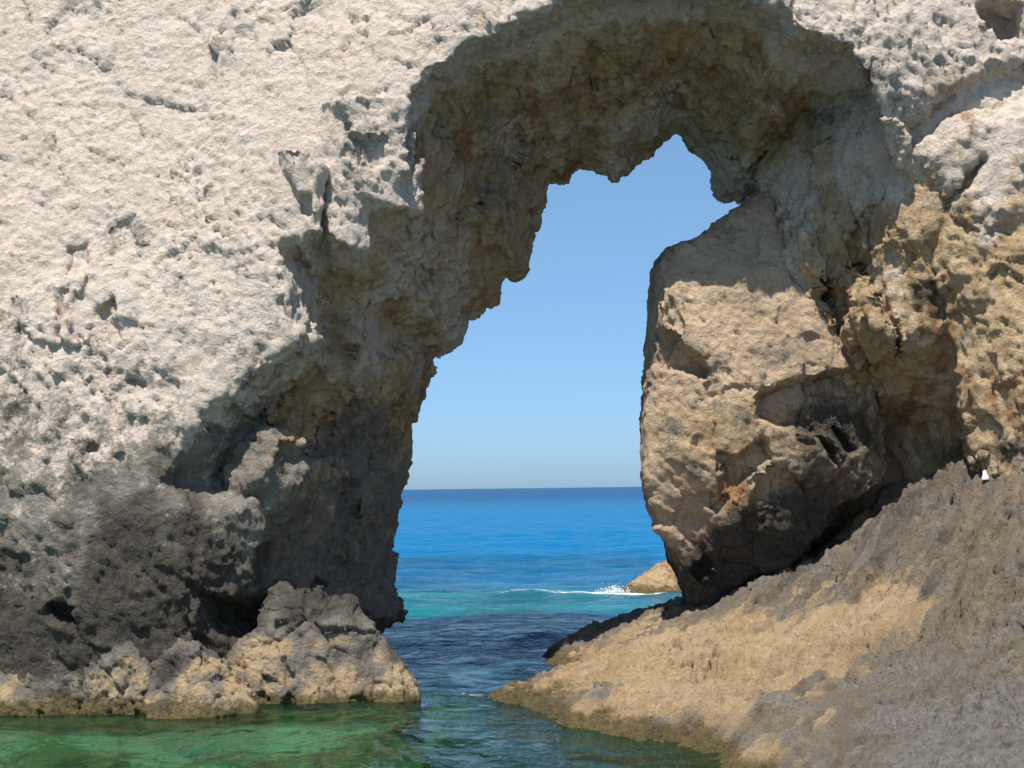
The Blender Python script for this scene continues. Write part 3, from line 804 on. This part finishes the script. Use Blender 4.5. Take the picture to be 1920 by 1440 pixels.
# a small scarp and clefts in the tan part
d = poly_sdf(on_slope([(1290, 1225), (1330, 1215), (1390, 1230), (1440, 1215), (1500, 1250), (1480, 1290), (1400, 1300), (1320, 1305), (1300, 1270)]), SX, SY)
SZ = SZ - 0.10 * smooth(0.04, -0.03, d + noise2(LX, LY, 0.15, 320) * 0.05)
for line, w, dep in (([(1345, 1225), (1342, 1250), (1352, 1270)], .05, .14), ([(1325, 1225), (1318, 1255)], .04, .12), ([(1700, 960), (1690, 1000), (1640, 1060), (1560, 1100)], .07, .10),
                     ([(1860, 930), (1780, 990), (1700, 1040), (1660, 1090)], .06, .09), ([(1900, 1090), (1800, 1150), (1700, 1190)], .06, .08), ([(1920, 1200), (1820, 1240), (1720, 1300)], .07, .08)):
    dd, _ = line_dist(on_slope(line), SX, SY)
    SZ = SZ - dep * smooth(1, 0, np.abs(dd + noise2(LX, LY, 0.2, 321) * 0.04) / w)
P = np.stack([SX.ravel(), SY.ravel(), SZ.ravel()], 1)
nx, ny = SX.shape
ii, jj = np.meshgrid(np.arange(nx - 1), np.arange(ny - 1), indexing='ij')
q0 = (ii * ny + jj).ravel()
Q = np.stack([q0, q0 + ny, q0 + ny + 1, q0 + 1], 1)
P = weather(P, Q, 0.05, 0.045, 0.046, seed=330, pits=1.6)
n1 = vnoise(P, 0.9, 340); n2 = vnoise(P, 0.3, 341); x, y, z = P.T
nb = vnoise(np.stack([x * 0.6 + y * 0.8, x * 0.8 - y * 0.6, 0 * x], 1), (1.1, 0.13, 1), 345)
def pool(pts, soft):
    return smooth(soft, -soft, poly_sdf(on_slope(pts), x, y) + n1 * 0.8 + n2 * 0.4 + nb * 0.5)
tan = pool([(860, 1320), (1000, 1250), (1150, 1185), (1300, 1160), (1450, 1150), (1600, 1105), (1700, 1090), (1680, 1160), (1580, 1230), (1500, 1290), (1440, 1380), (1420, 1470), (1200, 1470)], 1.3)
tan = np.maximum(tan, 0.4 * smooth(0.2, 0.7, n1 + n2 * 0.4))
ochre = smooth(0.22, 0.06, z + n2 * 0.06)
dark = 0.55 * pool([(1500, 1500), (1600, 1330), (1800, 1200), (1990, 1120), (1990, 1500)], 0.6) * smooth(-0.2, 0.5, n2 + 0.4 * n1)
dark = np.maximum(dark, 0.35 * pool([(1290, 1150), (1450, 1085), (1660, 1000), (1800, 900), (1990, 880), (1990, 1000), (1700, 1060), (1500, 1120)], 0.3))
dark = np.maximum(dark, 0.6 * smooth(0.06, -0.1, z + n2 * 0.05))
dark = np.maximum(dark, 0.6 * smooth(0.0, 0.5, nb + 0.4 * n2) * smooth(0.5, 1.2, z))
tan = np.maximum(tan, 0.38 * smooth(0.1, 0.6, -nb + 0.5 * n1) * smooth(0.3, 0.9, z))
rust = np.clip(0.3 * ochre * (0.6 + n2) + 0.3 * smooth(0.1, 0.6, n2) * smooth(1.0, 2.0, z), 0, 1)
crust = pool([(1560, 1520), (1640, 1380), (1760, 1310), (1990, 1230), (1990, 1520)], 0.5)
np_ = vnoise(P, 0.09, 347)
dark = dark * (1 - 0.8 * crust)
dark = np.maximum(dark, 0.5 * smooth(0.1, 0.7, np_ + 0.3 * n2) * (0.5 + 0.5 * crust) * smooth(0.15, 0.5, z))
grey = np.clip(np.maximum(0.5 + 0.5 * n2 - 0.8 * tan, 0.95 * crust), 0, 1)
sl = mesh_obj('shore_rock', P, Q, MAT_LEDGE, None, np.stack([dark * (1 - 0.7 * tan), tan, rust, grey], 1))
tag(sl, 'broad grey shore rock sloping down to a tan tongue at the water', 'rock')

# ---- rocks along the waterline at the foot of the pillar
def shore_stain(P, top, tanz, seed):
    n1 = vnoise(P, 0.5, seed); n2 = vnoise(P, 0.18, seed + 1); z = P[:, 2]
    tan = 0.8 * smooth(tanz + 0.5, tanz - 0.3, z + n1 * 0.4 + n2 * 0.22)
    dark = (1 - tan) * (0.72 + 0.6 * n1 + 0.25 * n2) * top
    rust = np.clip(0.25 * smooth(0.3, 0.05, z + n2 * 0.08) * (0.7 + n2), 0, 1)
    dark = np.maximum(dark, 0.85 * smooth(0.10, -0.02, z + n2 * 0.08) * smooth(-.3, .4, n1))
    grey = np.clip((1 - 0.6 * tan) * (0.9 + 0.3 * n2), 0, 1)
    return np.stack([np.clip(dark, 0, 1), tan, rust, grey], 1)

rocks = [
    ('jagged_rock', 'jagged grey and tan rock with pointed crests beside the channel', 0.75, 0.55, 0.02,
     [(425, 1345), (435, 1230), (455, 1205), (480, 1190), (488, 1150), (500, 1105), (512, 1092), (532, 1094), (546, 1108), (560, 1112), (568, 1095), (580, 1112), (597, 1088), (608, 1112), (625, 1122),
      (637, 1140), (657, 1118), (672, 1142), (690, 1168), (702, 1195), (720, 1205), (740, 1225), (755, 1250), (770, 1275), (779, 1300), (782, 1345)], 17.35,
     [(440, 1330), (470, 1230), (500, 1150), (560, 1130), (640, 1150), (700, 1220), (745, 1260), (765, 1330)], 18.6,
     [(430, 1310, 16.8), (600, 1310, 16.75), (770, 1310, 17.0), (520, 1200, 17.0), (600, 1200, 17.0), (700, 1220, 17.15), (520, 1110, 17.35), (600, 1100, 17.4), (660, 1130, 17.35)], 18.3, 400),
    ('rounded_rock', 'rounded dark grey fluted rock at the waterline left of the jagged rock', 0.95, 0.42, 0.022,
     [(150, 1345), (155, 1240), (160, 1195), (185, 1180), (205, 1160), (230, 1150), (252, 1160), (265, 1180), (280, 1200), (300, 1230), (310, 1345)], 16.95,
     [(160, 1340), (170, 1220), (200, 1180), (250, 1175), (280, 1215), (300, 1340)], 17.6,
     [(160, 1310, 16.6), (230, 1312, 16.45), (300, 1312, 16.6), (170, 1220, 16.8), (230, 1210, 16.65), (290, 1220, 16.85), (230, 1155, 17.05)], 17.7, 420),
    ('low_rock', 'low tan rock with a grey knob between the rounded and jagged rocks', 0.8, 0.5, 0.022,
     [(285, 1350), (290, 1250), (310, 1225), (330, 1210), (345, 1198), (375, 1200), (385, 1225), (405, 1230), (420, 1225), (432, 1240), (445, 1275), (470, 1295), (482, 1350)], 16.55,
     [(300, 1340), (305, 1245), (350, 1215), (400, 1235), (440, 1280), (460, 1340)], 17.4,
     [(290, 1322, 16.25), (380, 1325, 16.1), (470, 1322, 16.25), (310, 1250, 16.5), (360, 1220, 16.5), (430, 1250, 16.6)], 17.5, 440),
    ('ledge_rock', 'dark low ledge rock with pale tan foot at the left picture edge', 0.95, 0.36, 0.024,
     [(-160, 1345), (-160, 1210), (-60, 1200), (20, 1190), (60, 1180), (100, 1195), (140, 1185), (154, 1200), (152, 1345)], 16.8,
     [(-150, 1340), (-150, 1220), (20, 1205), (140, 1205), (148, 1340)], 17.7,
     [(-150, 1310, 16.75), (0, 1308, 16.65), (80, 1310, 16.6), (148, 1310, 16.7), (-150, 1210, 17.1), (0, 1200, 17.05), (140, 1195, 17.05)], 17.8, 460),
]
for nm, lab, top, tz, hh, fp, yf, rp, yb, face, back, sd in rocks:
    P, Q = solid(fp, yf, rp, yb, face, back, hh, sd, k=0.05, amps=(0.0, 0.012, 0.006, 0.008, 0.008), zmin=-0.9, wth=(0.10, 0.06, 0.034))
    o = mesh_obj(nm, P, Q, MAT_LEDGE, None, shore_stain(P, top, tz, sd + 7))
    tag(o, lab, 'rock', 'rocks at the foot of the pillar')

# ---- rock wedged behind the gap under the boulder
P, Q = solid([(1545, 1040), (1580, 985), (1600, 955), (1640, 930), (1700, 905), (1720, 930), (1660, 1010), (1600, 1050)], 19.9,
             [(1560, 1040), (1590, 985), (1610, 960), (1640, 940), (1690, 920), (1700, 940), (1650, 1010), (1600, 1040)], 20.8,
             [(1560, 1020, 19.9), (1640, 1000, 19.8), (1600, 960, 20.0), (1690, 920, 19.9)], 20.9, 0.03, 480, k=0.08, zmin=0.8)
n1 = vnoise(P, 0.3, 481)
o = mesh_obj('wedged_rock', P, Q, MAT_LEDGE, None, np.stack([0 * n1, 0.5 + n1, 0.2 + 0 * n1, 0.4 - n1], 1))
tag(o, 'small grey rock showing in the dark gap under the great boulder', 'rock')

# ---- rock in the surf beyond the arch
P, Q = solid([(1150, 1135), (1160, 1104), (1178, 1092), (1205, 1078), (1225, 1066), (1245, 1052), (1262, 1047), (1300, 1050), (1340, 1075), (1350, 1135)], 34.0,
             [(1170, 1130), (1190, 1095), (1230, 1070), (1262, 1056), (1300, 1060), (1330, 1090), (1340, 1130)], 36.0,
             [(1150, 1110, 34.0), (1250, 1112, 33.7), (1340, 1112, 34.0), (1250, 1055, 34.9), (1300, 1055, 35.0)], 36.2, 0.04, 500, k=0.3, zmin=-0.5)
n1 = vnoise(P, 0.5, 501); z = P[:, 2]
o = mesh_obj('surf_rock', P, Q, MAT_LEDGE, None, np.stack([0.8 * smooth(0.1, 0.0, z), 0.95 + 0 * n1, 0.35 + 0.3 * n1, 0 * n1], 1))
tag(o, 'small ochre rock washed by white surf beyond the arch', 'rock')

# ---- white stone standing on the shore rock by the cliff
def white_stone():
    prof = [(0.0, 0.0), (0.056, 0.0), (0.058, 0.018), (0.046, 0.045), (0.034, 0.07), (0.031, 0.095), (0.029, 0.12), (0.022, 0.14), (0.011, 0.152), (0.0, 0.156)]
    n = 14; V = []; F = []
    for i, (r, z) in enumerate(prof):
        for a in range(n):
            t = 2 * math.pi * a / n
            rr = r * (1 + 0.18 * math.sin(2 * t + z * 30) + 0.08 * math.sin(5 * t + i))
            V.append((rr * math.cos(t) + 0.006 * math.sin(z * 40), rr * math.sin(t) * 0.8, z))
    for i in range(len(prof) - 1):
        for a in range(n):
            b = (a + 1) % n
            F.append((i * n + a, i * n + b, (i + 1) * n + b, (i + 1) * n + a))
    return np.array(V), np.array(F)
m, nt = new_mat('white_stone'); T = NT(nt)
pos = T.n('ShaderNodeNewGeometry').outputs['Position']
bs = T.n('ShaderNodeBsdfPrincipled')
T.put(bs.inputs['Base Color'], T.mix(T.ramp(T.noise(pos, 40), 0.4, 0.7), c4(0.80, 0.78, 0.74), c4(0.62, 0.55, 0.47)))
bs.inputs['Roughness'].default_value = 0.85
out = T.n('ShaderNodeOutputMaterial'); nt.links.new(bs.outputs[0], out.inputs[0])
g = on_slope([(1848, 906)])[0]
i, j = np.searchsorted(LX, g[0]), np.searchsorted(LY, g[1])
V, F = white_stone()
o = mesh_obj('white_stone', V * 0.8 + np.array([g[0], g[1], SZ[i, j] + 0.03]), F, m)
tag(o, 'small upright white stone standing where the slope meets the cliff', 'stone')
# ------------------------------------------------------------------ seabed and sea
bx = np.arange(-14, 5.01, 0.12); by = np.arange(2, 27.01, 0.12)
BX, BY = np.meshgrid(bx, by, indexing='ij')
bz = -1.3 - 0.03 * (18 - BY) + noise2(bx, by, 2.2, 601) * 0.22 + noise2(bx, by, 0.7, 602) * 0.12 + noise2(bx, by, 0.3, 603) * 0.05
bz = np.maximum(bz, -2.2) + 0.9 * smooth(15.0, 16.8, BY) * smooth(-1.0, -2.4, BX) + 0.75 * smooth(-1.4, 0.6, BX) * smooth(19, 16, BY) + 0.5 * smooth(15.8, 17.0, BY) * smooth(20, 18, BY)
bz = bz + (-0.28 - bz) * smooth(15.6, 16.6, BY + noise2(bx, by, 0.8, 604) * 0.3) * smooth(-1.0, -1.8, BX)
bz = np.minimum(bz, -0.10)
P = np.stack([BX.ravel(), BY.ravel(), bz.ravel()], 1)
nx, ny = BX.shape
ii, jj = np.meshgrid(np.arange(nx - 1), np.arange(ny - 1), indexing='ij')
q0 = (ii * ny + jj).ravel()
Q = np.stack([q0, q0 + ny, q0 + ny + 1, q0 + 1], 1)
m, nt = new_mat('seabed_sand_and_weed'); T = NT(nt)
pos = T.n('ShaderNodeNewGeometry').outputs['Position']
sepx = T.n('ShaderNodeSeparateXYZ'); nt.links.new(pos, sepx.inputs[0])
nz = T.noise(T.scale(pos, (0.55, 1.0, 0.4)), 1.1, 5, 0.6, 0.5)
nz2 = T.noise(pos, 3.5, 5, 0.65)
basec = T.mix(T.ramp(nz, 0.46, 0.54), c4(0.55, 0.53, 0.42), c4(0.10, 0.115, 0.04))
basec = T.mix(T.ramp(T.math('ADD', sepx.outputs[2], T.math('MULTIPLY', nz2, 0.5)), -0.6, -0.3), basec, c4(0.24, 0.18, 0.08))
basec = T.mix(T.ramp(nz2, 0.53, 0.60, 0, 0.95), basec, c4(0.05, 0.055, 0.03))
bs = T.n('ShaderNodeBsdfDiffuse'); T.put(bs.inputs['Color'], basec)
out = T.n('ShaderNodeOutputMaterial'); nt.links.new(bs.outputs[0], out.inputs[0])
o = mesh_obj('seabed', P, Q, m)
tag(o, 'shallow sea bottom of pale sand, weed and brown rock', kind='structure')

# sea sheet: rows get farther apart towards the horizon
rows = [-40.0, -25.0, -15.0, -9.0, -5.0, -2.0, 0.0, 1.0, 2.0, 3.0]
while rows[-1] < 30000:
    y = rows[-1]
    rows.append(y + max(0.06, 0.0045 * y if y < 80 else 0.02 * y))
rows = np.array(rows)
cs = np.linspace(-1, 1, 361)
cs = np.sign(cs) * np.abs(cs) ** 1.15
GY = np.repeat(rows[:, None], len(cs), 1)
GX = cs[None] * (14 + 0.75 * np.abs(rows[:, None]))
P = np.stack([GX.ravel(), GY.ravel(), np.zeros(GX.size)], 1)
x, y = P[:, 0], P[:, 1]
sw = vnoise(P, (2.6, 1.9, 1), 620) * 0.075 + vnoise(P + (3, 7, 0), (1.1, 0.8, 1), 621) * 0.045
sw += vnoise(P, (0.5, 0.36, 1), 622) * 0.014 + vnoise(P, (9.0, 5.0, 1), 623) * 0.06
cm = smooth(13, 23, y + np.abs(x) * 0.0)
P[:, 2] = sw * (0.28 + 0.72 * cm) * smooth(700, 60, y)
# water body colour from what lies below (deep blue, teal shoal), painted shade in the channel, and clarity
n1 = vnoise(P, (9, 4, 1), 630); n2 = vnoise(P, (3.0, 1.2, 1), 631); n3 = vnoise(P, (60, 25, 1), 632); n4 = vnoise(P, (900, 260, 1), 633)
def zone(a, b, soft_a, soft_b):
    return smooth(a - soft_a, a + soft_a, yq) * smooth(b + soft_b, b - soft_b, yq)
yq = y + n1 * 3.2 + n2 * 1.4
C = np.zeros((len(P), 3)); C[:] = (0.008, 0.055, 0.125)                       # navy channel: arch shadow and dark reflection put into the colour
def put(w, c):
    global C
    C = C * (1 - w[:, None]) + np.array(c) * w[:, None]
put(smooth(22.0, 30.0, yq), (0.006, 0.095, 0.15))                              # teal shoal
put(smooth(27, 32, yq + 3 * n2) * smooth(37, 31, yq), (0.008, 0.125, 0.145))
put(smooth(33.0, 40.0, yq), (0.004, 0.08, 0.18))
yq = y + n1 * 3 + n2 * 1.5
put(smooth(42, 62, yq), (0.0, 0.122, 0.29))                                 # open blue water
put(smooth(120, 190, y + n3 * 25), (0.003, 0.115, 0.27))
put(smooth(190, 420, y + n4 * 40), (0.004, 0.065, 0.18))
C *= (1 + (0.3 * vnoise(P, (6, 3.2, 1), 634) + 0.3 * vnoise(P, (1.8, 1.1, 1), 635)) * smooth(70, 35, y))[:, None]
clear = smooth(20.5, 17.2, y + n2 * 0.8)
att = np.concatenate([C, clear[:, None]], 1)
fx0, fz0 = wpt(1150, 1108, 34.0)
n5 = vnoise(P, (0.5, 0.35, 1), 640)
fm = smooth(0.5, 0.0, np.abs(y - (34.2 + 0.25 * n2 + 0.12 * (x - fx0)))) * (0.55 * smooth(-4.5, -2.0, x - fx0) + 0.45 * smooth(-2.0, -0.3, x - fx0)) * smooth(1.6, 1.0, x - fx0)
fm = np.maximum(fm, 0.9 * smooth(0.9, 0.2, np.hypot((x - fx0 - 0.5) / 1.4, (y - 33.7) / 0.7)))
gx0, _ = wpt(890, 1297, 17.4)
fm = np.maximum(fm, 0.55 * smooth(0.16, 0.0, np.abs(y - (17.45 - 0.35 * (x - gx0) + 0.2 * n2))) * smooth(0.5, 0.1, np.abs(x - gx0)))
nr, nc = GX.shape
ii, jj = np.meshgrid(np.arange(nr - 1), np.arange(nc - 1), indexing='ij')
q0 = (ii * nc + jj).ravel()
Q = np.stack([q0, q0 + 1, q0 + nc + 1, q0 + nc], 1)

m, nt = new_mat('sea_water'); T = NT(nt)
pos = T.n('ShaderNodeNewGeometry').outputs['Position']
fat = T.n('ShaderNodeAttribute', attribute_name='foam')
spos = T.n('ShaderNodeSeparateXYZ'); nt.links.new(pos, spos.inputs[0])
at = T.n('ShaderNodeAttribute', attribute_name='stain')
h = T.math('MULTIPLY', T.noise(T.scale(pos, (1.1, 0.9, 1)), 1.0, 3, 0.5, 0.5), 0.16)
h = T.math('ADD', h, T.math('MULTIPLY', T.noise(T.scale(pos, (3.6, 2.8, 1)), 1.0, 3, 0.5, 0.6), 0.06))
h = T.math('ADD', h, T.math('MULTIPLY', T.noise(T.scale(pos, (11, 9, 1)), 1.0, 2, 0.5, 0.5), 0.012))
h = T.math('ADD', h, T.math('MULTIPLY', T.noise(T.scale(pos, (0.26, 0.22, 1)), 1.0, 4, 0.55, 0.6), 0.50))
bp = T.n('ShaderNodeBump'); bp.inputs['Strength'].default_value = 1.0; bp.inputs['Distance'].default_value = 1.0
T.put(bp.inputs['Height'], h)
body = T.n('ShaderNodeBsdfPrincipled', subsurface_method='BURLEY')       # light spreads inside the water
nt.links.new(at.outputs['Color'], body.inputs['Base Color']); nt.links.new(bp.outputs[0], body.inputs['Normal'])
body.inputs['Subsurface Weight'].default_value = 0.9; body.inputs['Subsurface Radius'].default_value = (1.5, 3.0, 4.0); body.inputs['Subsurface Scale'].default_value = 1.0
body.inputs['Roughness'].default_value = 1.0; body.inputs['Specular IOR Level'].default_value = 0.0
clr = T.n('ShaderNodeBsdfTransparent'); clr.inputs['Color'].default_value = c4(0.46, 0.84, 0.70)
thin = T.n('ShaderNodeBsdfDiffuse'); thin.inputs['Color'].default_value = c4(0.008, 0.06, 0.05)
rfr = T.n('ShaderNodeBsdfRefraction'); rfr.inputs['Color'].default_value = c4(0.34, 0.70, 0.56); rfr.inputs['IOR'].default_value = 1.33; rfr.inputs['Roughness'].default_value = 0.02
nt.links.new(bp.outputs[0], rfr.inputs['Normal'])
see = T.n('ShaderNodeMixShader'); see.inputs[0].default_value = 0.5
nt.links.new(clr.outputs[0], see.inputs[1]); nt.links.new(rfr.outputs[0], see.inputs[2])
wat = T.n('ShaderNodeMixShader'); wat.inputs[0].default_value = 0.07
nt.links.new(see.outputs[0], wat.inputs[1]); nt.links.new(thin.outputs[0], wat.inputs[2])
mx = T.n('ShaderNodeMixShader')
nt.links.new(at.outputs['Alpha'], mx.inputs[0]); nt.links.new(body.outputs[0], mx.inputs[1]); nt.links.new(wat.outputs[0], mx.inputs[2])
gl = T.n('ShaderNodeBsdfGlossy'); gl.inputs['Roughness'].default_value = 0.06
nt.links.new(bp.outputs[0], gl.inputs['Normal'])
fr_ = T.n('ShaderNodeFresnel'); fr_.inputs['IOR'].default_value = 1.33
nt.links.new(bp.outputs[0], fr_.inputs['Normal'])
fin = T.n('ShaderNodeMixShader')
T.put(fin.inputs[0], T.math('MINIMUM', T.math('MULTIPLY', fr_.outputs[0], T.ramp(spos.outputs[1], 20.0, 55.0, 0.9, 0.4)), 0.5))
nt.links.new(mx.outputs[0], fin.inputs[1]); nt.links.new(gl.outputs[0], fin.inputs[2])
lace = T.ramp(T.math('ADD', fat.outputs['Fac'], T.math('MULTIPLY', T.math('SUBTRACT', T.noise(T.scale(pos, (5, 9, 1)), 1.0, 6, 0.72, 0.8), 0.5), 2.2)), 0.45, 1.0)
fo = T.n('ShaderNodeBsdfDiffuse'); fo.inputs['Color'].default_value = c4(0.60, 0.65, 0.67)
ff = T.n('ShaderNodeMixShader'); T.put(ff.inputs[0], T.math('MULTIPLY', lace, T.ramp(fat.outputs['Fac'], 0.02, 0.2)))
nt.links.new(fin.outputs[0], ff.inputs[1]); nt.links.new(fo.outputs[0], ff.inputs[2])
out = T.n('ShaderNodeOutputMaterial'); nt.links.new(ff.outputs[0], out.inputs[0])
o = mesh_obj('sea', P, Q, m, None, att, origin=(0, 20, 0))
fa = o.data.attributes.new('foam', 'FLOAT', 'POINT'); fa.data.foreach_set('value', fm.astype(np.float32))
tag(o, 'blue sea reaching the horizon, green and clear in the foreground', kind='structure')

# ------------------------------------------------------------------ foam
m_foam, nt = new_mat('sea_foam'); T = NT(nt)
bs = T.n('ShaderNodeBsdfPrincipled'); bs.inputs['Base Color'].default_value = c4(0.82, 0.85, 0.86); bs.inputs['Roughness'].default_value = 0.7
out = T.n('ShaderNodeOutputMaterial'); nt.links.new(bs.outputs[0], out.inputs[0])
def foam(name, label, centres, seed):
    r = np.random.default_rng(seed)
    t = (1 + 5 ** .5) / 2
    iv = np.array([(-1, t, 0), (1, t, 0), (-1, -t, 0), (1, -t, 0), (0, -1, t), (0, 1, t), (0, -1, -t), (0, 1, -t), (t, 0, -1), (t, 0, 1), (-t, 0, -1), (-t, 0, 1)]) / 1.9
    it = np.array([(0, 11, 5), (0, 5, 1), (0, 1, 7), (0, 7, 10), (0, 10, 11), (1, 5, 9), (5, 11, 4), (11, 10, 2), (10, 7, 6), (7, 1, 8), (3, 9, 4), (3, 4, 2), (3, 2, 6), (3, 6, 8), (3, 8, 9), (4, 9, 5), (2, 4, 11), (6, 2, 10), (8, 6, 7), (9, 8, 1)])
    V, F = [], []
    for (x, y, z, rx, ry, rz) in centres:
        s = np.array((rx, ry, rz)) * r.uniform(0.6, 1.3)
        F.append(it + 12 * len(V))
        V.append(iv * s * r.uniform(0.7, 1.25, (12, 1)) + (x, y, z))
    o = mesh_obj(name, np.concatenate(V), np.concatenate(F), m_foam)
    return tag(o, label, 'foam', kind='stuff')
r = np.random.default_rng(5)
cc = []
for k in range(500):                       # spray at the rock's seaward tip
    u = r.normal(1152, 14); xx, _ = wpt(u, 1105, 33.6)
    cc.append((float(xx), 33.6 + r.normal() * .2, abs(r.normal()) * 0.07 + 0.02, r.uniform(.004, .014), r.uniform(.004, .014), r.uniform(.004, .014)))
foam('spray', 'white spray thrown up where the sea breaks on the ochre rock', cc, 1)
